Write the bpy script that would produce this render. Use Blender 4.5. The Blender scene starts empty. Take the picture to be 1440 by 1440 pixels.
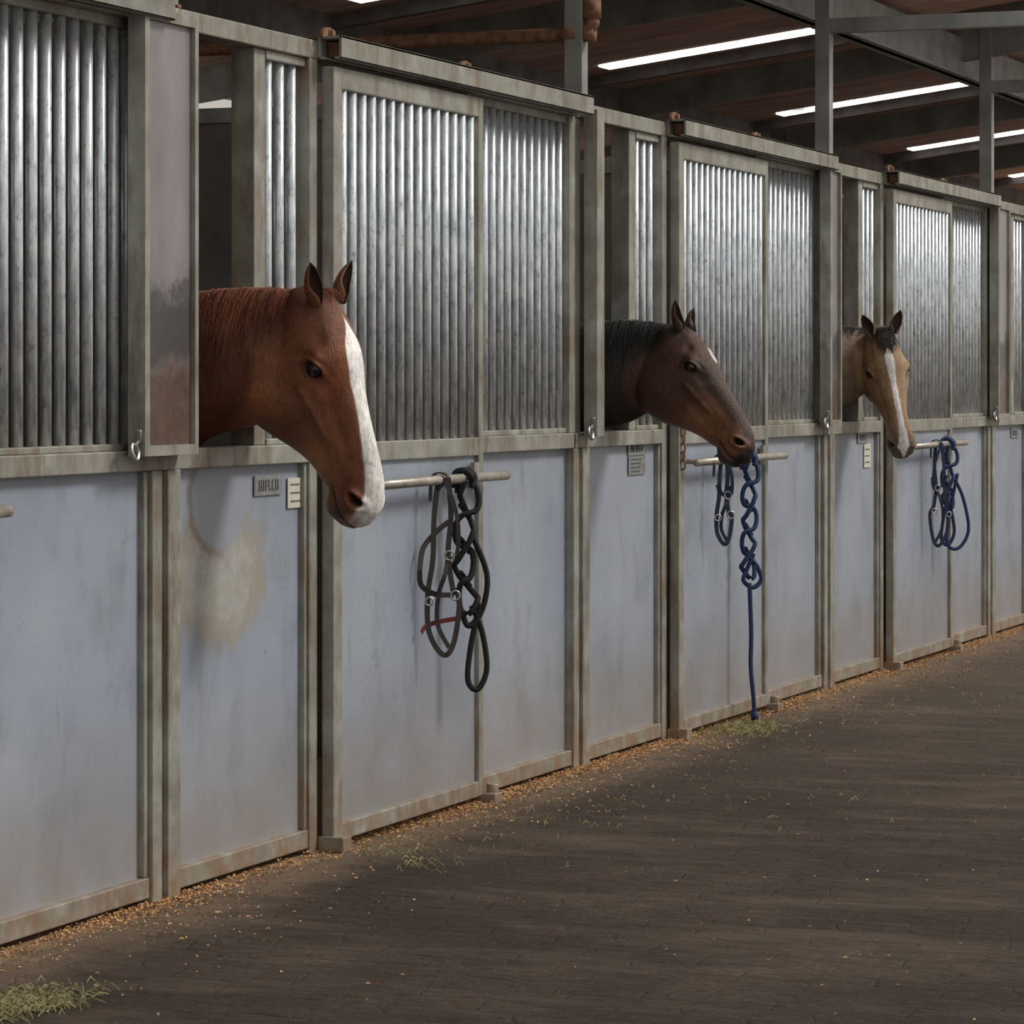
import bpy, math, random
import numpy as np
from mathutils import Vector, Matrix
random.seed(4); np.random.seed(4)
S=bpy.context.scene
try: S.view_settings.view_transform='Standard'
except Exception: pass

# ---------------------------------------------------------------- materials
def newmat(name):
    m=bpy.data.materials.new(name); m.use_nodes=True
    nt=m.node_tree; nt.nodes.clear()
    o=nt.nodes.new('ShaderNodeOutputMaterial'); b=nt.nodes.new('ShaderNodeBsdfPrincipled')
    nt.links.new(b.outputs[0],o.inputs[0])
    return m,nt,b
def N(nt,t,**k):
    n=nt.nodes.new(t)
    for a,v in k.items(): setattr(n,a,v)
    return n
def pos(nt,scale=(1,1,1)):
    g=N(nt,'ShaderNodeNewGeometry'); mp=N(nt,'ShaderNodeMapping'); mp.inputs['Scale'].default_value=scale
    nt.links.new(g.outputs['Position'],mp.inputs['Vector']); return mp.outputs[0]
def noise(nt,vec,scale,detail=4,rough=.55):
    n=N(nt,'ShaderNodeTexNoise'); n.inputs['Scale'].default_value=scale; n.inputs['Detail'].default_value=detail; n.inputs['Roughness'].default_value=rough
    nt.links.new(vec,n.inputs['Vector']); return n.outputs['Fac']
def ramp(nt,fac,stops):
    r=N(nt,'ShaderNodeValToRGB'); e=r.color_ramp.elements
    while len(e)<len(stops): e.new(.5)
    for i,(p,c) in enumerate(stops):
        e[i].position=p; e[i].color=(c[0],c[1],c[2],1) if hasattr(c,'__len__') else (c,c,c,1)
    nt.links.new(fac,r.inputs[0]); return r.outputs[0]
def mix(nt,fac,a,b,bt='MIX'):
    m=N(nt,'ShaderNodeMix',data_type='RGBA',blend_type=bt)
    def s(inp,v):
        if hasattr(v,'links'): nt.links.new(v,inp)
        elif hasattr(v,'__len__'): inp.default_value=(v[0],v[1],v[2],1)
        else: inp.default_value=v
    s(m.inputs[0],fac); s(m.inputs[6],a); s(m.inputs[7],b); return m.outputs[2]
def math_(nt,op,a,b=None,c=None,clamp=False):
    m=N(nt,'ShaderNodeMath',operation=op,use_clamp=clamp)
    for i,v in enumerate((a,b,c)):
        if v is None: continue
        if hasattr(v,'links'): nt.links.new(v,m.inputs[i])
        else: m.inputs[i].default_value=v
    return m.outputs[0]
def mrange(nt,v,a,b,c=0,d=1,smooth=True):
    m=N(nt,'ShaderNodeMapRange'); 
    if smooth: m.interpolation_type='SMOOTHSTEP'
    nt.links.new(v,m.inputs[0])
    for i,x in enumerate((a,b,c,d)): m.inputs[i+1].default_value=x
    return m.outputs[0]
def bump(nt,b,h,strength,dist=.01):
    n=N(nt,'ShaderNodeBump'); n.inputs['Strength'].default_value=strength; n.inputs['Distance'].default_value=dist
    nt.links.new(h,n.inputs['Height']); nt.links.new(n.outputs[0],b.inputs['Normal'])
def setc(nt,b,c):
    if hasattr(c,'links'): nt.links.new(c,b.inputs['Base Color'])
    else: b.inputs['Base Color'].default_value=(c[0],c[1],c[2],1)
def sepz(nt):
    g=N(nt,'ShaderNodeNewGeometry'); s=N(nt,'ShaderNodeSeparateXYZ'); nt.links.new(g.outputs['Position'],s.inputs[0]); return s.outputs

def mk_simple(name,c,rough=.6,metal=0,var=.25,sc=12):
    m,nt,b=newmat(name); p=pos(nt)
    f=ramp(nt,noise(nt,p,sc),[(.3,1-var),(.7,1+var*.3)])
    setc(nt,b,mix(nt,1.0,c,f,'MULTIPLY')); b.inputs['Roughness'].default_value=rough; b.inputs['Metallic'].default_value=metal
    return m
# galvanised frame steel with grime / rust
m,nt,b=newmat('galvanised_frame'); p=pos(nt)
c=ramp(nt,noise(nt,p,9,6),[(.3,(.24,.235,.20)),(.55,(.34,.34,.30)),(.75,(.45,.46,.43))])
z=sepz(nt)
r1=math_(nt,'MULTIPLY',ramp(nt,noise(nt,pos(nt,(1,1,.25)),11,6,.7),[(.50,0),(.65,1)]),.68)
c=mix(nt,r1,c,(.19,.125,.075))
low=mrange(nt,z[2],.38,.0)
r2=math_(nt,'MULTIPLY',low,ramp(nt,noise(nt,p,14,5),[(.4,.15),(.65,.9)]))
c=mix(nt,r2,c,(.27,.165,.095)); setc(nt,b,c)
b.inputs['Metallic'].default_value=.3; b.inputs['Roughness'].default_value=.5
bump(nt,b,noise(nt,p,60,3),.15,.004); FRAME=m
# galvanised bars
m,nt,b=newmat('galvanised_bars'); p=pos(nt)
c=ramp(nt,noise(nt,pos(nt,(1,1,.35)),30,7,.7),[(.32,(.38,.43,.47)),(.5,(.68,.74,.80)),(.68,(.93,.96,.99))])
r1=ramp(nt,noise(nt,pos(nt,(1.,1,.6)),38,6,.75),[(.55,0),(.68,.7)])
c=mix(nt,r1,c,(.20,.17,.13))
z=sepz(nt); c=mix(nt,math_(nt,'MULTIPLY',mrange(nt,z[2],1.5,1.3),.35),c,(.32,.28,.20)); setc(nt,b,c)
b.inputs['Metallic'].default_value=.4; b.inputs['Roughness'].default_value=.32; BARS=m
# painted blue grey sheet
m,nt,b=newmat('painted_sheet'); p=pos(nt)
c=ramp(nt,noise(nt,p,1.4,5),[(.3,(.285,.325,.40)),(.7,(.385,.43,.51))])
c=mix(nt,ramp(nt,noise(nt,pos(nt,(1,1,.5)),4,8,.72),[(.51,0),(.70,.65)]),c,(.19,.21,.245))
c=mix(nt,ramp(nt,noise(nt,pos(nt,(2.5,1,.5)),5,8,.75),[(.57,0),(.71,.6)]),c,(.26,.24,.21))
c=mix(nt,ramp(nt,noise(nt,pos(nt,(1,1,2.6)),6,8,.75),[(.59,0),(.73,.55)]),c,(.18,.19,.21))
c=mix(nt,ramp(nt,noise(nt,p,26,5,.7),[(.63,0),(.71,.65)]),c,(.17,.17,.17))
z=sepz(nt)
dust=math_(nt,'MULTIPLY',mrange(nt,z[2],.65,.05),math_(nt,'MULTIPLY',noise(nt,p,5,6,.65),1.15))
c=mix(nt,dust,c,(.29,.24,.19))
def blob(cx,cz,rx,rz):
    dx=math_(nt,'DIVIDE',math_(nt,'SUBTRACT',z[0],cx),rx); dz=math_(nt,'DIVIDE',math_(nt,'SUBTRACT',z[2],cz),rz)
    return math_(nt,'SQRT',math_(nt,'ADD',math_(nt,'POWER',math_(nt,'ABSOLUTE',dx),2.),math_(nt,'POWER',math_(nt,'ABSOLUTE',dz),2.)))
n1=math_(nt,'MULTIPLY',math_(nt,'SUBTRACT',noise(nt,p,7,8,.75),.5),1.7)
d=math_(nt,'ADD',blob(10.80,.93,.28,.19),n1)
w=mrange(nt,d,1.25,.75)
c=mix(nt,math_(nt,'MULTIPLY',w,.75),c,ramp(nt,noise(nt,p,18,6,.7),[(.35,(.36,.33,.26)),(.65,(.50,.49,.44))]))
ring=math_(nt,'MULTIPLY',mrange(nt,d,.7,1.0),mrange(nt,d,1.35,1.05))
c=mix(nt,math_(nt,'MULTIPLY',ring,.5),c,(.34,.28,.18))
d2=math_(nt,'ADD',blob(10.80,1.15,.20,.16),math_(nt,'MULTIPLY',n1,.3))
c=mix(nt,math_(nt,'MULTIPLY',mrange(nt,d2,1.1,.9),.95),c,(.32,.355,.42))
rr=math_(nt,'MULTIPLY',math_(nt,'MULTIPLY',mrange(nt,d2,.85,.98),mrange(nt,d2,1.15,1.0)),mrange(nt,z[0],10.9,10.7))
c=mix(nt,math_(nt,'MULTIPLY',rr,.7),c,(.19,.13,.08))
setc(nt,b,c); b.inputs['Roughness'].default_value=.40; b.inputs['Metallic'].default_value=.15
bump(nt,b,noise(nt,p,2.2,2),.35,.03); SHEET=m
# window sheet, rusty at the bottom
m,nt,b=newmat('window_sheet'); p=pos(nt); z=sepz(nt)
c=ramp(nt,noise(nt,pos(nt,(1,1,.4)),5,6),[(.3,(.22,.205,.215)),(.7,(.36,.34,.36))])
nn_=math_(nt,'MULTIPLY',math_(nt,'SUBTRACT',noise(nt,p,9,6,.7),.5),.35)
zz=math_(nt,'ADD',z[2],nn_)
c=mix(nt,math_(nt,'MULTIPLY',mrange(nt,zz,1.80,1.72),mrange(nt,zz,1.5,1.6)),c,(.10,.095,.10))
c=mix(nt,math_(nt,'MULTIPLY',mrange(nt,zz,1.60,1.48),.85),c,ramp(nt,noise(nt,p,22,6,.7),[(.35,(.08,.045,.035)),(.65,(.17,.095,.06))])); setc(nt,b,c)
b.inputs['Roughness'].default_value=.35; b.inputs['Metallic'].default_value=.3; WSHEET=m
RUST=mk_simple('rusty_iron',(.27,.14,.08),.8,.1,.5,30)
ZINC=mk_simple('zinc_hardware',(.45,.45,.44),.35,.8,.3,40)
BARM=mk_simple('bar_pipe',(.46,.42,.37),.45,.4,.45,20)
WOODP=mk_simple('stall_interior_board',(.20,.185,.175),.85,0,.4,3)
STEEL=mk_simple('roof_steel',(.33,.34,.33),.6,.2,.4,5)
STEELD=mk_simple('roof_steel_dark',(.17,.15,.145),.7,.1,.5,6)
BLACKR=mk_simple('black_rope',(.012,.012,.013),.75,0,.3,80)
LEATH=mk_simple('dark_leather',(.045,.038,.036),.5,0,.3,60)
BLUER=mk_simple('navy_rope',(.02,.045,.14),.7,0,.4,90)
BLUEH=mk_simple('navy_webbing',(.015,.028,.075),.6,0,.3,90)
REDW=mk_simple('red_webbing',(.16,.02,.02),.7,0,.3,90)
PLATE=mk_simple('plate_metal',(.34,.35,.36),.4,.4,.3,50)
PAPER=mk_simple('paper_card',(.62,.60,.50),.8,0,.15,30)
INK=mk_simple('ink',(.12,.12,.125),.8,0,.1,30)
# ceiling sheets
m,nt,b=newmat('ceiling_sheet'); p=pos(nt)
c=ramp(nt,noise(nt,pos(nt,(1,.25,1)),5,7,.7),[(.3,(.32,.18,.15)),(.52,(.56,.36,.31)),(.75,(.76,.57,.52))])
setc(nt,b,c); b.inputs['Roughness'].default_value=.8; CEIL=m
m,nt,b=newmat('skylight_fibreglass'); setc(nt,b,(.8,.8,.78)); b.inputs['Emission Color'].default_value=(1,.98,.94,1)
em=ramp(nt,noise(nt,pos(nt,(3,1,1)),9,5,.7),[(.35,.5),(.55,2.0)]); nt.links.new(em,b.inputs['Emission Strength']); SKYL=m
# floor
m,nt,b=newmat('aisle_floor'); p=pos(nt); z=sepz(nt)
br=N(nt,'ShaderNodeTexBrick'); br.inputs['Scale'].default_value=1; br.inputs['Brick Width'].default_value=.34; br.inputs['Row Height'].default_value=.13
br.inputs['Mortar Size'].default_value=.010; br.inputs['Mortar Smooth'].default_value=1.0
br.inputs['Color1'].default_value=(1,1,1,1); br.inputs['Color2'].default_value=(.85,.85,.85,1); br.inputs['Mortar'].default_value=(.6,.6,.6,1)
mp=N(nt,'ShaderNodeMapping'); mp.inputs['Rotation'].default_value=(0,0,math.radians(90)); 
pw=N(nt,'ShaderNodeVectorMath',operation='ADD'); wn=N(nt,'ShaderNodeTexNoise'); wn.inputs['Scale'].default_value=4; wn.inputs['Detail'].default_value=6
nt.links.new(p,wn.inputs['Vector']); sc_=N(nt,'ShaderNodeVectorMath',operation='SCALE'); sc_.inputs['Scale'].default_value=.20
nt.links.new(wn.outputs['Color'],sc_.inputs[0]); nt.links.new(p,pw.inputs[0]); nt.links.new(sc_.outputs[0],pw.inputs[1])
nt.links.new(pw.outputs[0],mp.inputs['Vector']); nt.links.new(mp.outputs[0],br.inputs['Vector'])
c=ramp(nt,noise(nt,p,1.1,8,.65),[(.3,(.030,.019,.012)),(.5,(.052,.034,.023)),(.72,(.100,.070,.048))])
c=mix(nt,.4,c,br.outputs['Color'],'MULTIPLY')
c=mix(nt,.9,c,ramp(nt,noise(nt,p,30,8,.8),[(.3,.38),(.7,1.65)]),'MULTIPLY')
c=mix(nt,.85,c,ramp(nt,noise(nt,pos(nt,(5,1.0,1)),5,7,.72),[(.3,.45),(.7,1.55)]),'MULTIPLY')
c=mix(nt,ramp(nt,noise(nt,pos(nt,(2.0,.6,1)),1.3,7,.7),[(.50,0),(.72,.65)]),c,(.19,.14,.10))
c=mix(nt,ramp(nt,noise(nt,p,70,3,.6),[(.65,0),(.74,.85)]),c,(.29,.205,.135))
far_light=mrange(nt,z[0],11,22); c=mix(nt,math_(nt,'MULTIPLY',far_light,.42),c,(.20,.155,.112))  # brighter aisle light painted into the floor colour, paler further along
yy=math_(nt,'ADD',z[1],math_(nt,'MULTIPLY',math_(nt,'SUBTRACT',noise(nt,p,3.5,6,.7),.5),.5))
c=mix(nt,math_(nt,'MULTIPLY',mrange(nt,yy,-.45,-.10),.75),c,(.25,.175,.115))
c=mix(nt,math_(nt,'MULTIPLY',mrange(nt,yy,-.15,-.02),.75),c,(.48,.30,.165))
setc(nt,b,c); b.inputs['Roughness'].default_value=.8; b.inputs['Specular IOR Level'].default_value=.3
hh=math_(nt,'ADD',noise(nt,p,25,8,.75),math_(nt,'MULTIPLY',br.outputs['Fac'],-.3)); bump(nt,b,hh,.9,.025); FLOOR=m
SHAV=mk_simple('wood_shavings_mat',(.62,.36,.17),.9,0,.4,60)
HAY=mk_simple('hay_mat',(.40,.36,.18),.9,0,.5,60)
m,nt,b=newmat('horse_coat'); a=N(nt,'ShaderNodeAttribute',attribute_name='Col')
tc=N(nt,'ShaderNodeTexCoord')
mp=N(nt,'ShaderNodeMapping'); mp.inputs['Scale'].default_value=(1,1,.22); nt.links.new(tc.outputs['Object'],mp.inputs[0])
f=ramp(nt,noise(nt,mp.outputs[0],150,5,.7),[(.3,.62),(.7,1.34)]); f2=ramp(nt,noise(nt,tc.outputs['Object'],9,6,.65),[(.3,.62),(.7,1.28)])
c=mix(nt,1.0,a.outputs['Color'],f,'MULTIPLY'); c=mix(nt,1.0,c,f2,'MULTIPLY'); setc(nt,b,c)
b.inputs['Roughness'].default_value=.46; b.inputs['Specular IOR Level'].default_value=.38
hb=math_(nt,'ADD',math_(nt,'MULTIPLY',noise(nt,mp.outputs[0],200,4,.7),2.2),math_(nt,'MULTIPLY',noise(nt,tc.outputs['Object'],18,3),3.0)); bump(nt,b,hb,.6,.003); COAT=m
m,nt,b=newmat('horse_eye'); setc(nt,b,(.010,.007,.006)); b.inputs['Roughness'].default_value=.08; EYE=m

# ---------------------------------------------------------------- mesh builder
class MB:
    def __init__(s): s.v=[]; s.f=[]; s.m=[]; s.mats=[]; s.sm=[]
    def mi(s,mat):
        if mat not in s.mats: s.mats.append(mat)
        return s.mats.index(mat)
    def add(s,vs,fs,mat,smooth=False):
        o=len(s.v); s.v+= [tuple(v) for v in vs]; i=s.mi(mat)
        for f in fs: s.f.append([o+k for k in f]); s.m.append(i); s.sm.append(smooth)
    def box(s,x0,x1,y0,y1,z0,z1,mat):
        vs=[(x,y,z) for x in(x0,x1) for y in(y0,y1) for z in(z0,z1)]
        s.add(vs,[(0,1,3,2),(4,6,7,5),(0,4,5,1),(2,3,7,6),(0,2,6,4),(1,5,7,3)],mat)
    def tube(s,pts,r,mat,sides=10,closed=False):
        P=[Vector(p) for p in pts]; n=len(P); rr=r if hasattr(r,'__len__') else [r]*n
        vs=[]; prev=None
        for i in range(n):
            t=(P[(i+1)%n]-P[i-1]) if (closed or 0<i<n-1) else (P[1]-P[0] if i==0 else P[-1]-P[-2])
            t.normalize()
            if prev is None:
                u=t.cross(Vector((0,0,1))); 
                if u.length<.1: u=t.cross(Vector((1,0,0)))
            else: u=prev-t*prev.dot(t)
            u.normalize(); prev=u; w=t.cross(u)
            for k in range(sides):
                a=2*math.pi*k/sides; vs.append(P[i]+(u*math.cos(a)+w*math.sin(a))*rr[i])
        fs=[]
        for i in range(n if closed else n-1):
            j=(i+1)%n
            for k in range(sides):
                l=(k+1)%sides; fs.append((i*sides+k,i*sides+l,j*sides+l,j*sides+k))
        if not closed: fs.append(tuple(reversed(range(sides)))); fs.append(tuple((n-1)*sides+k for k in range(sides)))
        s.add(vs,fs,mat,True)
    def ribbon(s,pts,w,th,wd,mat):
        P=[Vector(p) for p in pts]; n=len(P); wd=Vector(wd); vs=[]
        for i in range(n):
            t=(P[min(i+1,n-1)]-P[max(i-1,0)]).normalized(); u=(wd-t*wd.dot(t))
            if u.length<.05: u=Vector((0,0,1))-t*t.z
            u.normalize(); q=t.cross(u)
            for a,b_ in((-1,-1),(1,-1),(1,1),(-1,1)): vs.append(P[i]+u*a*w/2+q*b_*th/2)
        fs=[]
        for i in range(n-1):
            for k in range(4):
                l=(k+1)%4; fs.append((i*4+k,i*4+l,i*4+4+l,i*4+4+k))
        fs+=[(3,2,1,0),tuple((n-1)*4+k for k in range(4))]
        s.add(vs,fs,mat,False)
    def obj(s,name,parent=None,bevel=0,loc=None):
        me=bpy.data.meshes.new(name); me.from_pydata(s.v,[],s.f)
        for mm in s.mats: me.materials.append(mm)
        me.polygons.foreach_set('material_index',s.m); me.polygons.foreach_set('use_smooth',s.sm); me.update()
        o=bpy.data.objects.new(name,me); S.collection.objects.link(o)
        if bevel:
            bm=o.modifiers.new('b','BEVEL'); bm.width=bevel; bm.segments=2; bm.limit_method='ANGLE'
        if parent: o.parent=parent
        return o
def empty(name,loc=(0,0,0)):
    e=bpy.data.objects.new(name,None); S.collection.objects.link(e); e.empty_display_size=.1; return e
def spline(pts,n=8,closed=False):
    P=[Vector(p) for p in pts]; m=len(P); out=[]
    for i in range(m if closed else m-1):
        if closed: a,b_,c_,d_=P[i-1],P[i],P[(i+1)%m],P[(i+2)%m]
        else: a,b_,c_,d_=P[max(i-1,0)],P[i],P[i+1],P[min(i+2,m-1)]
        for k in range(n):
            t=k/n; out.append(.5*((2*b_)+(c_-a)*t+(2*a-5*b_+4*c_-d_)*t*t+(3*b_-a-3*c_+d_)*t**3))
    if not closed: out.append(P[-1])
    return out

# ---------------------------------------------------------------- stall modules
P_=3.6; B0=10.38
Bs={k:B0+P_*k-(.02 if k==1 else 0) for k in range(-2,6)}
panels={0:(-.26,.08),1:(0,.085),2:(-.21,.0),3:(-.10,.22)}
ZR0,ZR1,ZT0,ZT1=1.25,1.31,2.54,2.60
for k,B in Bs.items():
    E=empty('stall_front')
    f=MB()
    f.box(B-.085,B-.025,-.035,.05,0,ZR0,FRAME); f.box(B-.025,B+.005,-.01,.05,0,ZR0,FRAME); f.box(B+.005,B+.085,-.04,.05,0,ZR0,FRAME)
    f.box(B-.085,B+1.02,-.035,.04,ZR0,ZR1,FRAME); f.box(B+2.40,B+3.515,-.035,.04,ZR0,ZR1,FRAME)
    f.box(B+.085,B+1.02,-.025,.04,.02,.08,FRAME); f.box(B+2.44,B+3.515,-.025,.04,.02,.08,FRAME)
    f.box(B+.085,B+.10,-.02,.03,.08,ZR0,FRAME); f.box(B+1.0,B+1.02,-.02,.03,.08,ZR0,FRAME)
    f.box(B+3.49,B+3.515,-.02,.03,.08,ZR0,FRAME)
    f.box(B+1.02,B+1.08,-.03,.06,0,ZT0,FRAME)
    f.box(B+2.40,B+2.44,-.025,.06,0,ZT0,FRAME)
    f.box(B-.04,B+.03,-.02,.06,ZR1,ZT0,FRAME)
    f.box(B-.12,B-.06,-.03,.05,ZR1,ZT0,FRAME)
    f.box(B+.65,B+.73,-.01,.07,ZR1,ZT0,FRAME)
    f.box(B-.085,B+3.515,-.03,.05,ZT0,ZT1,FRAME)
    f.box(B+.73,B+1.02,-.015,.035,ZR1,ZR1+.02,FRAME); f.box(B+2.44,B+3.48,-.015,.035,ZR1,ZR1+.02,FRAME)
    f.box(B+.73,B+1.02,-.015,.035,ZT0-.03,ZT0,FRAME); f.box(B+2.44,B+3.48,-.015,.035,ZT0-.03,ZT0,FRAME)
    f.obj('frame',E,.004)
    s=MB(); s.box(B+.09,B+1.01,0,.015,.06,1.27,SHEET); s.box(B+2.43,B+3.50,0,.015,.06,1.27,SHEET); s.obj('kick_panel',E)
    t=MB()
    def bars(x0,x1,y):
        n=max(2,int(round((x1-x0)/.079)))
        for i in range(n):
            x=x0+(i+.5)*(x1-x0)/n; t.tube([(x,y,ZR1),(x,y,1.9),(x,y,ZT0-.01)],.0165,BARS,12)
    bars(B+.74,B+1.01,.012); bars(B+2.45,B+3.48,.012); t.obj('vertical_bars',E)
    tr=MB(); x0,x1=B+1.08,B+3.50
    tr.box(x0,x1,-.115,-.105,ZT0,ZT1+.015,FRAME); tr.box(x0,x1,-.115,-.03,ZT1+.005,ZT1+.015,FRAME); tr.box(x0,x1,-.04,-.03,ZT0,ZT1+.01,FRAME)
    tr.box(x0,x1,-.115,-.09,ZT0,ZT0+.008,FRAME); tr.box(x0,x1,-.055,-.03,ZT0,ZT0+.008,FRAME); tr.box(x0+.05,x1,-.10,-.045,ZT0+.01,ZT1,RUST)
    for xx in (x0+.03,B+2.3):
        vs=[];n=9
        for yy in(-.06,-.045):
            for i in range(n): a=math.pi*i/(n-1); vs.append((xx+.055*math.cos(a),yy,ZT1+.01+.035*math.sin(a)))
        tr.add(vs,[tuple(range(n)),tuple(reversed(range(n,2*n)))]+[(i,i+n,i+n+1,i+1) for i in range(n-1)],RUST)
        tr.tube([(xx,-.075,ZT1+.025),(xx,-.03,ZT1+.025)],.012,RUST,8)
    tr.obj('door_track',E,.002)
    if k in panels: a,b_=panels[k]
    else: a,b_=(-.26,.08)
    w=MB(); x0,x1=B+a,B+b_; y0,y1=-.10,-.045
    w.box(x0,min(x0+.03,x1),y0,y1,1.295,2.57,FRAME)
    if x1-x0>.12:
        w.box(x1-.022,x1,y0,y1,1.295,2.57,FRAME); w.box(x0+.03,x1-.022,y0,y1,2.535,2.57,FRAME); w.box(x0+.03,x1-.022,y0,y1,1.295,1.325,FRAME)
        w.box(x0+.03,x1-.022,-.085,-.08,1.325,2.535,WSHEET)
    else: w.box(x0+.03,x1,y0,y1,1.295,2.57,FRAME)
    w.tube([(x0-.03,-.07,1.31),(x0-.01,-.085,1.34),(x0-.02,-.09,1.37)],.009,ZINC,8)
    w.tube(spline([(x0-.04,-.08,1.33),(x0-.055,-.085,1.31),(x0-.035,-.09,1.285),(x0-.015,-.085,1.31)],5,True),.007,ZINC,6,True)
    w.obj('feed_window',E,.003)
    D=empty('sliding_stall_door'); x0,x1=B+1.10,B+2.42; y0,y1=-.078,-.035
    d=MB()
    d.box(x0,x0+.07,y0,y1,.03,2.52,FRAME); d.box(x1-.045,x1,y0,y1,.03,2.52,FRAME)
    d.box(x0+.07,x1-.045,y0,y1,2.45,2.52,FRAME); d.box(x0+.07,x1-.045,y0,y1,ZR0-.005,ZR1,FRAME); d.box(x0+.07,x1-.045,y0,y1,.03,.085,FRAME)
    d.box(x0-.02,x0+.05,-.12,-.03,.0,.05,FRAME); d.box(x1-.02,x1+.05,-.13,-.03,.0,.04,FRAME); d.tube([(x1+.03,-.10,.0),(x1+.03,-.10,.07)],.022,FRAME,12)
    d.obj('frame',D,.004)
    d=MB(); d.box(x0+.06,x1-.04,-.062,-.052,.07,1.26,SHEET); d.obj('kick_panel',D)
    t=MB(); n=15
    for i in range(n):
        x=x0+.07+(i+.5)*(x1-x0-.115)/n; t.tube([(x,-.057,ZR1-.005),(x,-.057,1.9),(x,-.057,2.455)],.0165,BARS,12)
    t.obj('vertical_bars',D)
    h=MB(); zb=1.172
    h.tube([(B+1.16,-.135,zb-.004),(B+1.8,-.135,zb),(B+2.50,-.135,zb)],.0165,BARM,12)
    h.tube([(B+1.20,-.135,zb),(B+1.20,-.05,zb)],.011,BARM,8); h.tube([(B+2.33,-.135,zb),(B+2.33,-.05,zb)],.011,BARM,8)
    h.box(B+2.30,B+2.36,-.09,-.075,zb-.04,zb+.05,FRAME)
    h.obj('blanket_bar',D)
    if k in(1,2,-1):
        c_=MB()
        for i in range(5):
            zc=1.30-.035*i; yy=-.085-.004*(i%2)
            if i%2: pts=[(x0+.03+.010*math.cos(q),yy,zc+.022*math.sin(q)) for q in np.linspace(0,2*math.pi,12,endpoint=False)]
            else: pts=[(x0+.03,yy+.010*math.cos(q),zc+.022*math.sin(q)) for q in np.linspace(0,2*math.pi,12,endpoint=False)]
            c_.tube(pts,.004,RUST,6,True)
        c_.box(x0+.01,x0+.05,-.082,-.077,1.29,1.34,RUST); c_.obj('latch_chain',D)
def plate(xc,zc,w,h,mat,name,lines=2,y=-.003,ink=INK,big=False):
    q=MB(); q.box(xc-w/2,xc+w/2,y-.004,y,zc-h/2,zc+h/2,mat)
    if big:
        n=6; lw=w*.7/n
        for i in range(n):
            x=xc-w*.36+i*w*.72/n
            for (a,b_,c0,c1) in random.choice([[(0,.25,0,1),(.25,.9,.8,1),(.25,.9,.4,.58)],[(0,.25,0,1),(.7,.95,0,1),(.25,.7,.4,.6)],[(.35,.62,0,1)],[(0,.25,0,1),(.25,.9,0,.2)]]):
                q.box(x+a*lw,x+b_*lw,y-.006,y-.004,zc-h*.28+c0*h*.56,zc-h*.28+c1*h*.56,ink)
    else:
        for i in range(lines):
            zz=zc+h/2-(i+.8)*h/(lines+.6); x=xc-w*.38
            while x<xc+w*random.uniform(.1,.36):
                l=random.uniform(.005,.012); q.box(x,x+l,y-.005,y-.004,zz-.003,zz+.003,ink); x+=l+.004
    q.obj(name)
plate(11.14,1.185,.20,.062,PLATE,'stall_name_plate',big=True)
plate(11.355,1.155,.14,.095,PAPER,'feed_card',3)
plate(14.72,1.235,.22,.055,PLATE,'stall_name_plate',big=True); plate(14.72,1.165,.21,.075,PLATE,'feed_card',4)
plate(18.33,1.225,.2,.055,PLATE,'stall_name_plate',big=True); plate(18.42,1.13,.13,.12,PAPER,'feed_card',3)
plate(21.95,1.20,.2,.06,PLATE,'stall_name_plate',big=True)

# ---------------------------------------------------------------- room
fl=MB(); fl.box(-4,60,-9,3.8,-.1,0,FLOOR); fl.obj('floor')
wl=MB(); wl.box(-2,34,3.7,3.8,0,2.55,WOODP); wl.obj('wall_back')  # unseen wall kept low, added gap above lets sky light onto the ceiling
for k,B in Bs.items():
    q=MB(); q.box(B-.03,B+.03,.07,3.7,0,2.60,WOODP); q.box(B-.04,B+.04,.07,3.7,2.56,2.62,STEEL); q.obj('wall_partition')
def zr(y): return 3.62-.131*y
rf=MB(); y0,y1=-.55,3.85
vs=[(-2,y0,zr(y0)),(34,y0,zr(y0)),(34,y1,zr(y1)),(-2,y1,zr(y1))]; vs+= [(a,b_,c_+.05) for a,b_,c_ in vs]
rf.add(vs,[(0,3,2,1),(4,5,6,7),(0,1,5,4),(1,2,6,5),(2,3,7,6),(3,0,4,7)],CEIL); rf.obj('ceiling')
for i in range(-2,4):
    xs=20.1+3.66*(i)
    q=MB(); ya,yb=.50,2.02
    vs=[(xs-.10,ya,zr(ya)-.012),(xs+.10,ya,zr(ya)-.012),(xs+.10,yb,zr(yb)-.012),(xs-.10,yb,zr(yb)-.012)]; vs+=[(a,b_,c_+.012) for a,b_,c_ in vs]
    q.add(vs,[(0,3,2,1),(4,5,6,7),(0,1,5,4),(1,2,6,5),(2,3,7,6),(3,0,4,7)],SKYL); q.obj('roof_skylight_panel')
for k,B in Bs.items():
    q=MB(); q.box(B+.02,B+.09,-.03,.045,ZT1,zr(0)+.0,STEEL); q.box(B-.0,B+.11,-.03,.05,ZT1,ZT1+.012,RUST); q.obj('roof_post',None,.004)
    for dx in (0.0,2.78):
        hgt=.18 if dx==0 else .07; xx=B+.055+dx
        q=MB(); vs=[]
        for x in(xx-.03,xx+.03):
            for y in(-.5,3.7): 
                for z_ in(zr(y)-hgt,zr(y)-.001): vs.append((x,y,z_))
        q.add(vs,[(0,1,3,2),(4,6,7,5),(0,4,5,1),(2,3,7,6),(0,2,6,4),(1,5,7,3)],STEEL if dx==0 else STEELD)
        q.obj('roof_rafter')
    q=MB(); q.box(B+.02,B+.09,-7.5,-.03,3.23,3.30,STEEL); q.obj('tie_beam')
q=MB(); q.box(-2,34,.15,.19,3.32,3.56,STEEL); q.box(-2,34,.11,.23,3.32,3.335,STEEL); q.obj('roof_beam')
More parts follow.
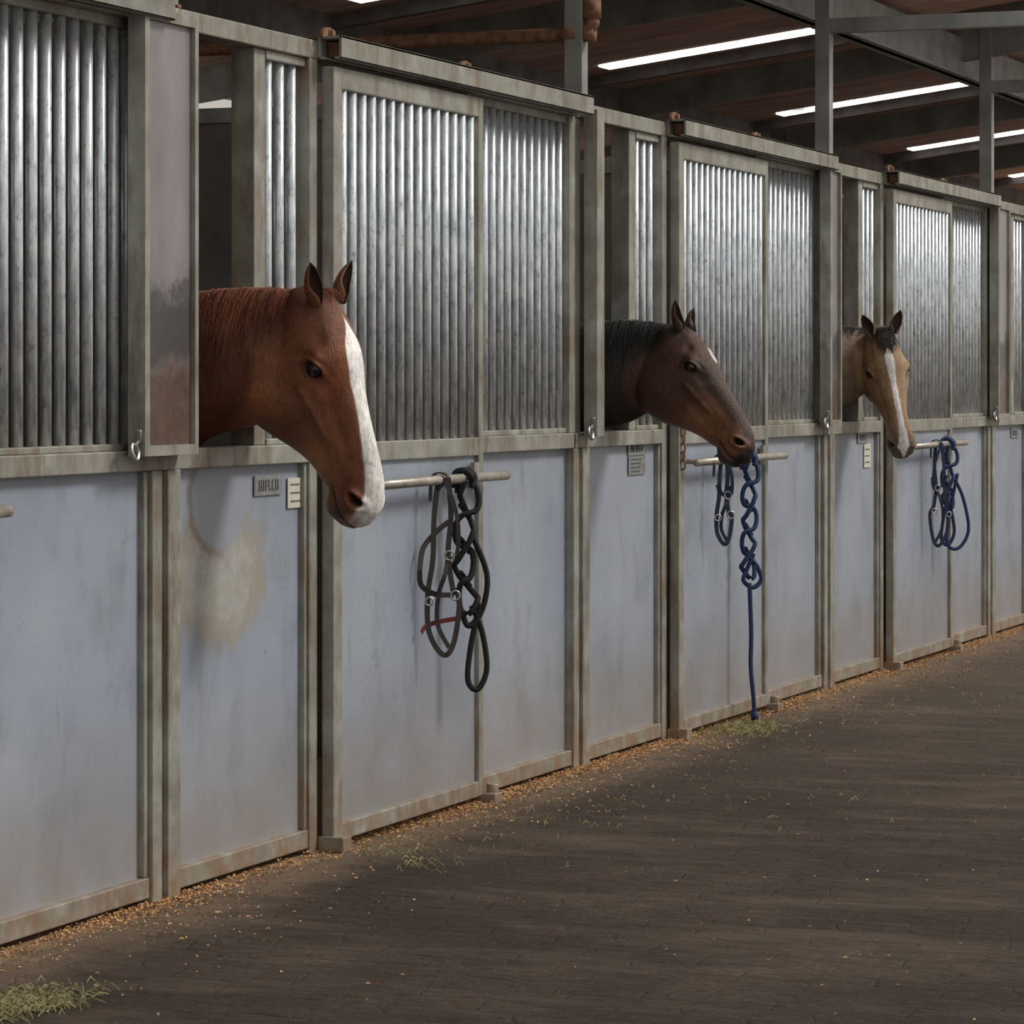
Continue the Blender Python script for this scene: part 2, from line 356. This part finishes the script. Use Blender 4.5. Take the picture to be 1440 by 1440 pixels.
q=MB(); q.box(-2,34,2.28,2.34,3.12,3.32,STEELD); q.box(-2,34,2.24,2.38,3.10,3.12,RUST); q.obj('roof_beam')
q=MB(); B=Bs[1]
q.tube(spline([(B+.05,-.06,3.4),(B+.05,-.06,2.97),(B+.05,-.06,2.91),(B+.05,-.01,2.87),(B+.05,.1,2.87),(B+.05,2.0,2.87),(B+.05,3.65,2.87)],6),.028,RUST,12)
q.tube([(B+.05,-.06,3.0),(B+.05,-.06,2.93)],.037,RUST,12); q.tube([(B+.05,.0,2.87),(B+.05,.06,2.87)],.037,RUST,12)
q.obj('water_pipe')

# ---------------------------------------------------------------- tack
eu=Vector((.6,-.8,0))
def tp(x,u,z,v=0): 
    q=Vector((x,-.145,z))+eu*u+Vector((.8,.6,0))*v; q.y=min(q.y,-.09); return q
def chain(mb,x,z0,z1,nl,w,r,mat):
    n=nl*16+1
    for ph in(0,math.pi):
        pts=[]
        for i in range(n):
            t=i/(n-1); s0=math.sin(t*nl*math.pi+ph)
            pts.append(tp(x,w*math.copysign(abs(s0)**.8,s0)*(1+.3*math.sin(5*t+ph))+.008*math.sin(7*t),z0+(z1-z0)*t+.012*math.sin(2*(t*nl*math.pi)+ph),.013*math.cos(t*nl*math.pi+ph)))
        mb.tube(pts,r,mat,8)
    for i in range(1,nl):
        zc=z0+(z1-z0)*i/nl; mb.tube(spline([tp(x,-w*.55,zc+.028,.008),tp(x,.0,zc+.010,.024),tp(x,w*.5,zc-.022,.010)],6),r*.95,mat,8)
    mb.tube(spline([(x-.02,-.10,z0-.03),(x-.01,-.108,1.19),(x,-.135,1.2),(x,-.166,1.18),tp(x,0,z0)],6),r,mat,8)
    mb.tube(spline([(x+.03,-.10,z0-.05),(x+.03,-.108,1.19),(x+.03,-.135,1.2),(x+.03,-.166,1.18),tp(x,0.02,z0-.03)],6),r,mat,8)
def loop(mb,x,uc,zt,zb,w,r,mat):
    mb.tube(spline([tp(x,uc-.01,zt),tp(x,uc+w*.6,zt-(zt-zb)*.3),tp(x,uc+w,zt-(zt-zb)*.75),tp(x,uc+w*.3,zb),tp(x,uc-w*.5,zb+.03),tp(x,uc-w*.3,zt-(zt-zb)*.5),tp(x,uc+.02,zt+.01)],8),r,mat,8)
q=MB(); x=12.46; chain(q,x,1.17,.70,4,.034,.0105,BLACKR); loop(q,x,.03,.73,.44,.045,.0105,BLACKR); 
q.tube(spline([tp(x,.02,.98),tp(x,.075,.84),tp(x,.06,.72),tp(x,.01,.66),tp(x,-.02,.72)],8),.0105,BLACKR,8); q.obj('lead_rope')
q=MB(); x=Bs[1]+1.90; chain(q,x,1.17,.64,5,.031,.0105,BLUER); loop(q,x,.0,.74,.60,.055,.0105,BLUER)
q.tube(spline([tp(x,0,.62),tp(x,.008,.4),tp(x,.006,.25),tp(x,.02,.10),tp(x,.024,.012)],8),.0105,BLUER,8); q.tube([tp(x,.024,.05),tp(x,.024,.012)],.017,BLUER,8); q.obj('lead_rope')
q=MB(); x=Bs[2]+2.06; chain(q,x,1.17,.82,3,.034,.0105,BLUER); loop(q,x,.03,1.0,.60,.085,.010,BLUER); loop(q,x,-.02,.9,.62,.05,.010,BLUER); q.obj('lead_rope')
def ringat(mb,x,u,z,r=.016,t=.0035):
    mb.tube([tp(x,u+r*math.cos(a),z+r*math.sin(a),-.02) for a in np.linspace(0,2*math.pi,14,endpoint=False)],t,ZINC,6,True)
def halter(x,mat,sc=1,red=False,uo=0,flip=1,big=True):
    E=empty('horse_halter'); q=MB()
    def T(u,z,v=0): return tp(x,uo+flip*u*sc,1.19-(1.19-z)*sc,v)
    def st(pts,w=.018,dv=0):
        q.ribbon(spline(pts,7),w,.005,(.6*.9,-.8*.9,.3),mat)
    q.ribbon(spline([(x-.02,-.105,1.10),(x-.01,-.108,1.18),(x,-.135,1.197),(x,-.162,1.18),T(-.017,1.14)],6),.024,.005,(1,0,0),mat)
    st([T(-.017,1.182),T(-.032,1.052),T(-.037,.903),T(-.055,.779),T(-.05,.654),T(0,.575),T(.037,.617),T(.057,.754),T(.037,.80)])
    st([T(.017,1.182),T(.027,1.052),T(.017,.915),T(.037,.779)])
    st([T(.0,1.17,-.03),T(.04,1.05,-.03),T(.045,.93,-.02),T(.02,.90,-.01)],.014)
    if big:
        st([T(-.132,.866),T(-.1,.925),T(-.062,.955),T(-.02,1.0),T(.02,1.03)])
        st([T(-.132,.866),T(-.105,.815),T(-.03,.784),T(.037,.779)])
    else: st([T(-.05,.99),T(-.02,.93),T(.03,.92),T(.04,.98)])
    st([T(.017,.915),T(.0,.85,-.02),T(-.02,.78,-.01),T(-.02,.68),T(.02,.60)],.015)
    q.obj('straps',E)
    h=MB(); ringat(h,x,uo+flip*.017*sc,1.19-(1.19-.915)*sc); ringat(h,x,uo+flip*.037*sc,1.19-(1.19-.779)*sc); ringat(h,x,uo-flip*.055*sc,1.19-(1.19-.76)*sc,.014)
    h.obj('metal_rings',E)
    if red:
        r=MB(); r.ribbon(spline([T(-.10,.655),T(-.06,.675),T(-.01,.69),T(.06,.70)],5),.016,.004,(0,0,1),REDW); r.obj('red_strap',E)
halter(12.25,LEATH,1,True)
halter(Bs[1]+1.52,BLUEH,.62,False,0,1,False)
halter(Bs[2]+1.82,BLUEH,.92,False,0,-1,False)

# ---------------------------------------------------------------- ground litter
q=MB()
for i in range(12000):
    x=random.uniform(8.5,27); 
    if random.random()<.4: x=random.choice([10.2,12.9,12.6,14.9,16.6,20.1,14.0,18.7])+random.gauss(0,.3)
    y=-.02-abs(random.gauss(0,.07 if random.random()<.85 else .3)); s_=random.uniform(.003,.010); a=random.uniform(0,6.28); z_=random.uniform(.002,.012)
    ca,sa=math.cos(a)*s_,math.sin(a)*s_
    q.add([(x+ca,y+sa,z_),(x-sa*.6,y+ca*.6,z_+random.uniform(0,.008)),(x-ca,y-sa,z_),(x+sa*.6,y-ca*.6,z_+.003)],[(0,1,2,3)],SHAV)
for i in range(600):
    x=random.uniform(8,24); y=-random.uniform(.1,3); s_=random.uniform(.003,.008); a=random.uniform(0,6.28); ca,sa=math.cos(a)*s_,math.sin(a)*s_
    q.add([(x+ca,y+sa,.003),(x-sa*.6,y+ca*.6,.007),(x-ca,y-sa,.003),(x+sa*.6,y-ca*.6,.004)],[(0,1,2,3)],SHAV)
q.obj('wood_shavings')
def hay(xc,yc,r,n,lm=.035):
    q=MB()
    for i in range(n):
        x=xc+random.gauss(0,r); y=yc+random.gauss(0,r*.6); y=min(y,-.05); a=random.uniform(0,6.28); l=random.uniform(.4,1)*lm; z_=random.uniform(.004,.02)
        dx,dy=math.cos(a)*l,math.sin(a)*l; q.ribbon([(x-dx,y-dy,max(.003,z_-.01)),(x,y,z_+.006),(x+dx,y+dy,max(.003,z_-.006))],.0028,.001,(-dy,dx,0),HAY)
    q.obj('hay_scatter')
hay(8.78,-.45,.11,420); hay(15.55,-.20,.16,420); hay(11.6,-.30,.14,50,.03); hay(11.3,-.45,.1,25,.03); hay(20.5,-1.0,.5,160,.03); hay(13.5,-.9,.6,40,.025); hay(12.6,-.25,.5,80,.025); hay(17.0,-.25,.8,120,.025)

# ---------------------------------------------------------------- horses
def hermite(xs,ys,x):
    xs=np.array(xs,float); ys=np.array(ys,float); x=np.clip(np.asarray(x,float),xs[0],xs[-1])
    m=np.gradient(ys,xs); i=np.clip(np.searchsorted(xs,x)-1,0,len(xs)-2)
    h=xs[i+1]-xs[i]; t=(x-xs[i])/h
    return ys[i]*(2*t**3-3*t**2+1)+h*m[i]*(t**3-2*t**2+t)+ys[i+1]*(-2*t**3+3*t**2)+h*m[i+1]*(t**3-t**2)
#        x     zt     zb    wt    wm    wl    wb
HS=[(-.045,-.055,-.15,.020,.035,.035,.020),
    (-.02,-.018,-.20,.040,.062,.058,.030),
    (.02, .002,-.270,.052,.078,.074,.045),
    (.07, .014,-.320,.066,.090,.088,.062),
    (.12, .022,-.345,.078,.101,.097,.074),
    (.17, .025,-.352,.085,.108,.099,.078),
    (.22, .020,-.345,.080,.107,.095,.072),
    (.27, .010,-.324,.068,.092,.082,.056),
    (.33, .003,-.280,.055,.075,.063,.040),
    (.39,-.001,-.238,.046,.063,.052,.032),
    (.45,-.004,-.208,.041,.057,.048,.030),
    (.51,-.010,-.192,.041,.059,.050,.034),
    (.56,-.020,-.192,.042,.065,.053,.038),
    (.60,-.040,-.186,.038,.063,.051,.034),
    (.63,-.066,-.168,.027,.050,.040,.024),
    (.647,-.095,-.142,.012,.022,.018,.010)]
HA=np.array(HS); JAW=0.0
def ztop(x): return hermite(HA[:,0],HA[:,1],x)
def zbot(x): return hermite(HA[:,0],HA[:,2],x)-JAW*np.exp(-((np.asarray(x)-.28)/.11)**2)
def head_rings():
    xs=np.concatenate([np.linspace(-.045,.60,44),np.linspace(.61,.647,6)]); rings=[]
    p=[hermite(HA[:,0],HA[:,i],xs) for i in range(1,7)]; p[1]=zbot(xs)
    for j,x in enumerate(xs):
        zt,zb,wt,wm,wl,wb=[q[j] for q in p]; h=zt-zb
        half=[(0,zt),(wt*.62,zt-.04*h),(wt,zt-.13*h),(wm,zt-.32*h),((wm+wl)/2,zt-.53*h),(wl,zt-.74*h),(wb,zt-.93*h)]
        full=half+[(0,zb)]+[(-a,c) for a,c in reversed(half[1:])]
        sp=spline([(0,a,c) for a,c in full],3,True); rings.append([(x,q.y,q.z) for q in sp])
    return rings
def loft(mb_v,mb_f,rings):
    o=len(mb_v); n=len(rings[0])
    for r in rings: mb_v+= [tuple(q) for q in r]
    for i in range(len(rings)-1):
        for k in range(n):
            l=(k+1)%n; mb_f.append((o+i*n+k,o+i*n+l,o+(i+1)*n+l,o+(i+1)*n+k))
    mb_f.append(tuple(o+k for k in reversed(range(n)))); e=o+(len(rings)-1)*n; mb_f.append(tuple(e+k for k in range(n)))
def ss(x,a,b_): t=np.clip((x-a)/(b_-a),0,1); return t*t*(3-2*t)
def g(d,s_): return np.exp(-(d/s_)**2)
NK=np.array([(-.02,-.045,-.18,.045),(.05,-.012,-.25,.056),(.12,.004,-.33,.062),(.22,.014,-.395,.076),(.34,.012,-.425,.098),(.42,.003,-.46,.112),(.52,-.012,-.60,.13),(.65,-.04,-.74,.15),(.9,-.12,-.90,.20),(1.15,-.18,-.98,.25)])
def horse(poll,a,d,sc,pal,nx,near=-1,mane=(260,.30),forelock=40,fl_len=.1,earL=.125,earR=.030,jaw=0.0,bend=0.0,eartilt=.42):
    global JAW
    JAW=jaw
    H=empty('horse')
    a=Vector(a).normalized(); d=Vector(d); d=(d-a*d.dot(a)).normalized(); s_=d.cross(a)
    M=Matrix(((a.x,s_.x,d.x),(a.y,s_.y,d.y),(a.z,s_.z,d.z)))*sc; poll=Vector(poll)
    Mn=np.array(M); pn=np.array(poll)
    V=[];F=[]
    rings=[[tuple(pn+Mn@np.array(q)) for q in r] for r in head_rings()]
    loft(V,F,rings)
    ys=np.linspace(-.02,1.0,30)
    def xc(y): return poll.x+(nx-poll.x)*float(ss(np.array(y),0,.35))+bend*math.exp(-((y-.08)/.16)**2)
    def neckpt(y,ph,ex=0):
        t_=float(hermite(NK[:,0],NK[:,1],y)); b_=float(hermite(NK[:,0],NK[:,2],y)); w_=float(hermite(NK[:,0],NK[:,3],y))
        zc=(t_+b_)/2; hh=(t_-b_)/2; c_=math.cos(ph); 
        wx=w_*(1-.38*max(0,c_)**1.2)
        return Vector((xc(y)+math.sin(ph)*(wx+ex),poll.y+y*1.0,poll.z+zc+c_*(hh+ex)))
    rings=[[tuple(neckpt(y,ph)) for ph in np.linspace(0,2*math.pi,32,endpoint=False)] for y in ys]
    loft(V,F,rings)
    me=bpy.data.meshes.new('t'); me.from_pydata(V,[],F); o=bpy.data.objects.new('t',me); S.collection.objects.link(o)
    bm_=o.modifiers.new('r','REMESH'); bm_.mode='VOXEL'; bm_.voxel_size=.0045
    sm=o.modifiers.new('s','SMOOTH'); sm.factor=.5; sm.iterations=10
    dg=bpy.context.evaluated_depsgraph_get(); me2=bpy.data.meshes.new_from_object(o.evaluated_get(dg)); bpy.data.objects.remove(o)
    n=len(me2.vertices); co=np.empty(n*3); me2.vertices.foreach_get('co',co); co=co.reshape(-1,3)
    Mi=np.array(M.inverted())
    L=(co-pn)@Mi.T; x,y,z=L[:,0],L[:,1],L[:,2]; sy=np.sign(y); ay=np.abs(y)
    # ---- sculpt
    dyv=np.zeros(n); dzv=np.zeros(n); dxv=np.zeros(n)
    side=ss(ay,.03,.055)
    ex,ez=.200,-.064
    def at(px_,pz_,s1,s2): return np.exp(-((x-px_)/s1)**2-((z-pz_)/s2)**2)*side
    dyv+=.014*at(ex-.014,ez+.022,.036,.020)
    dyv-=.009*at(.125,-.030,.022,.018)
    dyv-=.007*at(ex+.060,ez+.010,.032,.018)
    dyv-=.007*at(ex-.045,ez-.040,.025,.03)
    ca,sa=math.cos(math.radians(40)),math.sin(math.radians(40))
    eu_=(x-ex)*ca+(z-ez)*sa; ev_=-(x-ex)*sa+(z-ez)*ca
    el=np.sqrt((eu_/.0265)**2+((ev_+.10*eu_)/.0165)**2)
    YS=.108
    dyv-=.012*ss(1.12-el,0,.35)*(ay>.06)
    dyv+=.0055*np.exp(-((el-1.35)/.20)**2)*side*ss(ev_,-.01,.006)
    dyv+=.0030*np.exp(-((el-1.4)/.22)**2)*side*ss(-ev_,-.01,.006)
    dyv-=.003*np.exp(-((el-1.95)/.2)**2)*side*ss(ev_,-.005,.006)
    t=np.clip((x-.22)/.17,0,1); zc=-.122+.012*t
    dyv+=.009*g(z-zc,.012)*ss(x,.22,.26)*(1-ss(x,.37,.42))*side
    dyv-=.007*g(z-(zc-.036),.022)*ss(x,.28,.33)*(1-ss(x,.43,.50))*side
    dyv-=.006*g(z+.064,.018)*ss(x,.28,.33)*(1-ss(x,.46,.52))*side
    dyv+=.013*np.exp(-((x-.16)/.09)**2-((z+.235)/.09)**2)*side
    dyv-=.009*np.exp(-((x-.315)/.024)**2)*ss(-z,.17,.21)*side
    nx_,nz_=.575,-.078
    nn=np.sqrt(((x-nx_)/.024)**2+((z-nz_-.35*(x-nx_))/.0145)**2)
    nm=(ay>.02)
    dyv+=.011*np.exp(-((nn-1.4)/.45)**2)*nm; dyv-=.028*ss(1.1-nn,0,.8)*nm
    dyv-=.007*np.exp(-((x-.530)/.018)**2-((z+.085)/.03)**2)*side
    zm=-.147+.012*ss(x,.58,.64)
    mo=g(z-zm,.0055)*ss(x,.495,.53); dyv-=.009*mo*side; dxv-=.010*mo*ss(x,.60,.63)
    dzv-=.012*np.exp(-((x-.575)/.028)**2)*ss(-z,.15,.18)
    dzv+=.010*np.exp(-((x-.52)/.022)**2)*ss(-z,.15,.18)
    dyv+=.005*g(z-zm-.020,.010)*ss(x,.53,.56)*side
    hm=ss(x,-.05,.03)*(1-ss(ay,.130,.155))*ss(z,zbot(x)-.06,zbot(x)-.01)
    L2=L.copy(); L2[:,1]+=sy*dyv*hm; L2[:,2]+=dzv*hm; L2[:,0]+=dxv*hm
    co2=L2@Mn.T+pn
    me2.vertices.foreach_set('co',co2.ravel())
    inhead=ss(x,-.01,.07)*ss(z,zbot(x)-.035,zbot(x)+.005)*(1-ss(ay,.130,.155))
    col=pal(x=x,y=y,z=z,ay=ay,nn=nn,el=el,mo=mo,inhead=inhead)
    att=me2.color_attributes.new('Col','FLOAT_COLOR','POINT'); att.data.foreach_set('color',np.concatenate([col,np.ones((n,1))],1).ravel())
    me2.materials.clear(); me2.materials.append(COAT); me2.polygons.foreach_set('use_smooth',[True]*len(me2.polygons)); me2.update()
    ho=bpy.data.objects.new('head_and_neck',me2); S.collection.objects.link(ho); ho.parent=H
    def W(q): return poll+M@Vector(q)
    for sg in(1,-1):
        e=MB(); R=.0245; vs=[];fs=[]; ns,nr=20,12; c_=Vector((ex,sg*(YS-.0205),ez))
        for i in range(nr+1):
            for k in range(ns): th=math.pi*i/nr; ph=2*math.pi*k/ns; vs.append(W(c_+Vector((R*math.sin(th)*math.cos(ph),R*math.cos(th),R*math.sin(th)*math.sin(ph)))))
        for i in range(nr):
            for k in range(ns): l=(k+1)%ns; fs.append((i*ns+k,i*ns+l,(i+1)*ns+l,(i+1)*ns+k))
        e.add(vs,fs,EYE,True); e.obj('eye',H)
    def colored(mb,name,cols):
        o=mb.obj(name,H); at_=o.data.color_attributes.new('Col','FLOAT_COLOR','POINT')
        at_.data.foreach_set('color',np.concatenate([np.array(cols),np.ones((len(cols),1))],1).ravel()); return o
    for sg in(1,-1):
        axis=Vector((-.86,sg*.26,eartilt)).normalized(); base=Vector((.024,sg*.055,-.020))
        front=Vector((.35,sg*.12,.90)); front=(front-axis*front.dot(axis)).normalized(); sd=axis.cross(front)
        nv,nu=14,17; mb=MB(); vs=[];cols=[];fs=[]
        for layer in(0,1):
            for i in range(nv):
                v=i/(nv-1); r=earR*(math.sin(math.pi*min(1,(v*.78+.22)))**.7)+.0005
                if v>.9: r*= (1-v)/.1*.7+.3
                op=math.radians(165)-(math.radians(165-110))*ss(np.array(v),.1,.5)
                for k in range(nu):
                    u=-1+2*k/(nu-1); an=math.pi+u*float(op)
                    rr=r-(.0035 if layer else 0)
                    cur=axis*(v*earL)+front*(.016*v*v)-sd*(-sg*.012*v*v)
                    vs.append(W(base+cur+front*(math.cos(an)*rr*.8)+sd*(math.sin(an)*rr)))
                    cols.append(pal.ear_in if layer else [q*(1-.75*float(ss(np.array(v),.75,1))) + pal.tip[j]*.75*float(ss(np.array(v),.75,1)) for j,q in enumerate(pal.ear)])
        for layer in(0,1):
            o_=layer*nv*nu
            for i in range(nv-1):
                for k in range(nu-1):
                    q=(o_+i*nu+k,o_+i*nu+k+1,o_+(i+1)*nu+k+1,o_+(i+1)*nu+k); fs.append(q if layer else q[::-1])
        o_=nv*nu
        for i in range(nv-1):
            for k in(0,nu-1): fs.append((i*nu+k,(i+1)*nu+k,o_+(i+1)*nu+k,o_+i*nu+k))
        for k in range(nu-1): fs.append(((nv-1)*nu+k,(nv-1)*nu+k+1,o_+(nv-1)*nu+k+1,o_+(nv-1)*nu+k))
        mb.add(vs,fs,COAT,True); colored(mb,'ear',cols)
    mb=MB(); cols=[]
    def strand(pts,w,c_):
        p_=spline(pts,3); nrm=Vector((near*.9,0,.4)).normalized()
        n_=len(p_); vs=[];fs=[]
        for i,q in enumerate(p_):
            t_=(p_[min(i+1,n_-1)]-p_[max(i-1,0)]).normalized(); u=t_.cross(nrm)
            if u.length<.01: u=Vector((0,1,0))
            u.normalize(); ww=w*(1-(i/(n_-1))**2*.85); vs+=[q-u*ww/2,q+nrm*ww*.25,q+u*ww/2]
        for i in range(n_-1): fs+=[(i*3,i*3+1,i*3+4,i*3+3),(i*3+1,i*3+2,i*3+5,i*3+4)]
        mb.add(vs,fs,COAT,True)
        for _ in vs: cols.append(c_)
    nm_,ml=mane
    for i in range(nm_):
        y_=random.uniform(.05,.75); mx=ml*random.uniform(.5,1)*(.35+.65*min(1,y_/.3)); st0=random.uniform(-.12,.02); dr=random.gauss(.03,.014); k_=random.uniform(.45,1.35)
        hh=.2+.25*y_; am=min(mx/hh,2.0); exx=random.uniform(.002,.010); f_=random.uniform(0,6.28)
        pts=[]
        for j in range(0,8):
            tt=j/7; pts.append(neckpt(min(.98,max(-.01,y_+dr*tt+.007*math.sin(4*tt+f_)*tt)),near*(st0*(1-tt)+am*tt+.02),-.004+(exx+.004)*min(1,tt*3)+.002*math.sin(3*tt+f_)))
        strand(pts,random.uniform(.003,.0065),[q*k_ for q in pal.mane])
    for i in range(forelock):
        yy=random.gauss(0,.020); l=fl_len*random.uniform(.5,1.1); k_=random.uniform(.6,1.3); pts=[]; f_=random.uniform(0,6)
        for j in range(6):
            tt=j/5; xx=-.02+l*tt*1.1; pts.append(W((xx,yy*(1+.4*tt)+.008*math.sin(f_+tt*3)*tt,float(ztop(xx))-.004+.012*min(1,tt*3)+.006*math.sin(math.pi*tt)-yy*yy*8)))
        strand(pts,random.uniform(.003,.006),[q*k_ for q in pal.mane])
    if mb.v: colored(mb,'mane',cols)
    V=[];F=[]
    TR=[(.80,-.14,-.80,.17),(.95,-.15,-.92,.21),(1.2,-.17,-1.0,.26),(1.6,-.24,-1.02,.29),(2.1,-.24,-1.02,.31),(2.5,-.17,-.96,.29),(2.75,-.20,-.85,.25),(2.92,-.32,-.70,.16),(2.98,-.42,-.60,.06)]
    rings=[]
    for yr,t_,b_,w_ in TR:
        rings.append([(nx+w_*math.sin(p_),poll.y+yr,poll.z+(t_+b_)/2+(t_-b_)/2*math.cos(p_)) for p_ in np.linspace(0,2*math.pi,24,endpoint=False)])
    loft(V,F,rings); mb=MB(); mb.add(V,F,COAT,True)
    for sx in(-1,1):
        X=nx+sx*.14; Y=poll.y
        mb.tube([(X,Y+1.0,1.05),(X,Y+.98,.80),(X,Y+1.0,.52),(X,Y+.99,.46),(X,Y+1.0,.28),(X,Y+1.0,.18),(X,Y+.97,.09),(X,Y+.95,.0)],[.13,.09,.052,.055,.035,.042,.04,.062],COAT,12)
        mb.tube([(X,Y+2.6,1.15),(X,Y+2.5,.88),(X,Y+2.7,.60),(X,Y+2.76,.52),(X,Y+2.72,.30),(X,Y+2.70,.18),(X,Y+2.67,.09),(X,Y+2.64,.0)],[.20,.15,.065,.06,.038,.045,.042,.064],COAT,12)
    mb.tube(spline([(nx,Y+2.9,poll.z-.28),(nx,Y+3.0,poll.z-.4),(nx,Y+3.0,poll.z-.9),(nx,Y+2.97,.5)],5),[.04]*4+[.06]*6+[.05]*5+[.01],COAT,10)
    colored(mb,'trunk_and_legs',[pal.body]*len(mb.v))
    return H
def mixc(c,col,m): return c*(1-m[:,None])+np.array(col)[None,:]*m[:,None]
def base(n,c): return np.tile(np.array(c,float),(n,1))
def common(c,x,y,z,ay,nn,el,mo,dark):
    side=(ay>.04)&(ay<.13)
    c=mixc(c,dark,ss(1.75-el,0,.7)*side*.8); c=mixc(c,[.006,.005,.005],ss(1.05-nn,0,.5)*(ay>.015)*(x>.5)); c=mixc(c,[.015,.01,.01],np.clip(mo,0,1)*.8)
    return c
class Pal: pass
def wob(x,y,z): return .5*np.sin(x*90+3)*.5+.5*np.sin(x*37+z*60)+.4*np.sin(z*130+x*20)
class P1(Pal):
    ear=[.17,.055,.026]; ear_in=[.07,.035,.025]; tip=[.04,.018,.012]; mane=[.23,.068,.032]; body=[.12,.04,.02]
    def __call__(s,x,y,z,ay,nn,el,mo,inhead):
        c=base(len(x),[.215,.070,.029])
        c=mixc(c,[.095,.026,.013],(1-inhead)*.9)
        c=mixc(c,[.31,.135,.060],g(z+.18,.07)*ss(x,.12,.22)*(1-ss(x,.48,.56))*inhead*.75)
        c=mixc(c,[.10,.035,.02],g(x-.34,.045)*ss(-z,.12,.18)*inhead*.5)
        c=mixc(c,[.09,.033,.02],(1-ss(x,.02,.13))*inhead*.5)
        c=mixc(c,[.07,.034,.022],ss(x,.53,.60)*ss(-z,.09,.13)*.9)
        zt=ztop(x); dz=zt-z
        hwd=hermite([-.1,.07,.11,.15,.22,.35,.48,.56,.62,.66],[.0,.0,.014,.034,.040,.034,.042,.050,.052,.05],x)
        m=ss(hwd-np.abs(y-.004)+.002*wob(x,y,z),-.003,.003)*ss(.075-dz,0,.012)*(x>.05)
        m=np.maximum(m, ss(x,.58,.61)*ss(.045-dz+.6*(x-.6),0,.02)*(z>-.143))
        c=mixc(c,[.98,.95,.92],m)
        c=mixc(c,[.42,.25,.22],ss(x,.60,.635)*ss(dz,.01,.04)*.8*(z>-.15))
        return common(c,x,y,z,ay,nn,el,mo,[.030,.012,.008])
class P2(Pal):
    ear=[.06,.028,.016]; ear_in=[.05,.03,.022]; tip=[.01,.008,.007]; mane=[.012,.010,.010]; body=[.025,.014,.010]
    def __call__(s,x,y,z,ay,nn,el,mo,inhead):
        c=base(len(x),[.070,.028,.015])
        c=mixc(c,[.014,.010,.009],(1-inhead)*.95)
        c=mixc(c,[.20,.080,.034],ss(x,.26,.42)*(1-ss(x,.60,.64))*ss(-z,.03,.07)*.95)
        c=mixc(c,[.24,.10,.042],g(x-.45,.1)*g(z+.12,.05)*.6)
        c=mixc(c,[.028,.014,.009],g(z+.03,.03)*(x>.2)*.5)
        c=mixc(c,[.015,.012,.011],ss(x,.595,.635)); c=mixc(c,[.03,.018,.013],ss(x,.5,.56)*ss(-z,.15,.17))
        zt=ztop(x)
        m=ss(1-np.sqrt(((x-.185)/.045)**2+(y/.022)**2)+.1*wob(x,y,z),0,.2)*(z>zt-.03); c=mixc(c,[.6,.56,.53],m)
        return common(c,x,y,z,ay,nn,el,mo,[.012,.008,.007])
class P3(Pal):
    ear=[.20,.125,.075]; ear_in=[.07,.05,.04]; tip=[.03,.02,.018]; mane=[.025,.017,.014]; body=[.25,.17,.11]
    def __call__(s,x,y,z,ay,nn,el,mo,inhead):
        c=base(len(x),[.37,.235,.13])
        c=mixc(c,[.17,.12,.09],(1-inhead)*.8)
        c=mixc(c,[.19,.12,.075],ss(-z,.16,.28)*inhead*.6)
        c=mixc(c,[.10,.066,.052],ss(x,.50,.60)*.85)
        zt=ztop(x); dz=zt-z
        hwd=hermite([-.1,.10,.14,.20,.3,.45,.56,.60,.66],[.0,.0,.018,.020,.015,.013,.020,.024,.0],x)
        m=ss(hwd-np.abs(y+.003)+.003*wob(x,y,z),-.003,.003)*ss(.05-dz,0,.012)*(x>.09); c=mixc(c,[.95,.92,.90],m)
        return common(c,x,y,z,ay,nn,el,mo,[.03,.02,.016])
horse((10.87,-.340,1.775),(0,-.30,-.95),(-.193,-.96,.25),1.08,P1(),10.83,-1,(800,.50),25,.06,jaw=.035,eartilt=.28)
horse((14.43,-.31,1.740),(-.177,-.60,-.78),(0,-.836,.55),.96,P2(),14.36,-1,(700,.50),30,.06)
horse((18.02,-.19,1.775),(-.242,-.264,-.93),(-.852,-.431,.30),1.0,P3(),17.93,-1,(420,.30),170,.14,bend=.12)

# ---------------------------------------------------------------- light
w=bpy.data.worlds.new('World'); S.world=w; w.use_nodes=True; nt=w.node_tree
bg=nt.nodes['Background']
tc=nt.nodes.new('ShaderNodeTexCoord'); sp=nt.nodes.new('ShaderNodeSeparateXYZ'); nt.links.new(tc.outputs['Generated'],sp.inputs[0])
r=nt.nodes.new('ShaderNodeValToRGB'); e=r.color_ramp.elements; e[0].position=.47; e[0].color=(.62,.57,.50,1); e[1].position=.75; e[1].color=(1.0,.965,.92,1)
mr=nt.nodes.new('ShaderNodeMapRange'); mr.inputs[1].default_value=-1; mr.inputs[2].default_value=1; nt.links.new(sp.outputs[2],mr.inputs[0]); nt.links.new(mr.outputs[0],r.inputs[0]); nt.links.new(r.outputs[0],bg.inputs[0]); bg.inputs[1].default_value=.74
sl=bpy.data.lights.new('skylight_sun','SUN'); sl.energy=2.2; sl.angle=math.radians(16); sl.color=(1,.95,.88)
so=bpy.data.objects.new('skylight_sun',sl); S.collection.objects.link(so); so.rotation_euler=Vector((.50,-.85,.9)).to_track_quat('Z','Y').to_euler()

# ---------------------------------------------------------------- camera
cd=bpy.data.cameras.new('camera'); cam=bpy.data.objects.new('camera',cd); S.collection.objects.link(cam)
cd.sensor_width=36; cd.lens=117.4; cd.shift_y=-.125; cd.clip_end=200
cam.location=(1.684,-4.42,1.5); cam.rotation_euler=(math.radians(90),0,math.radians(20.85-90))
S.camera=cam
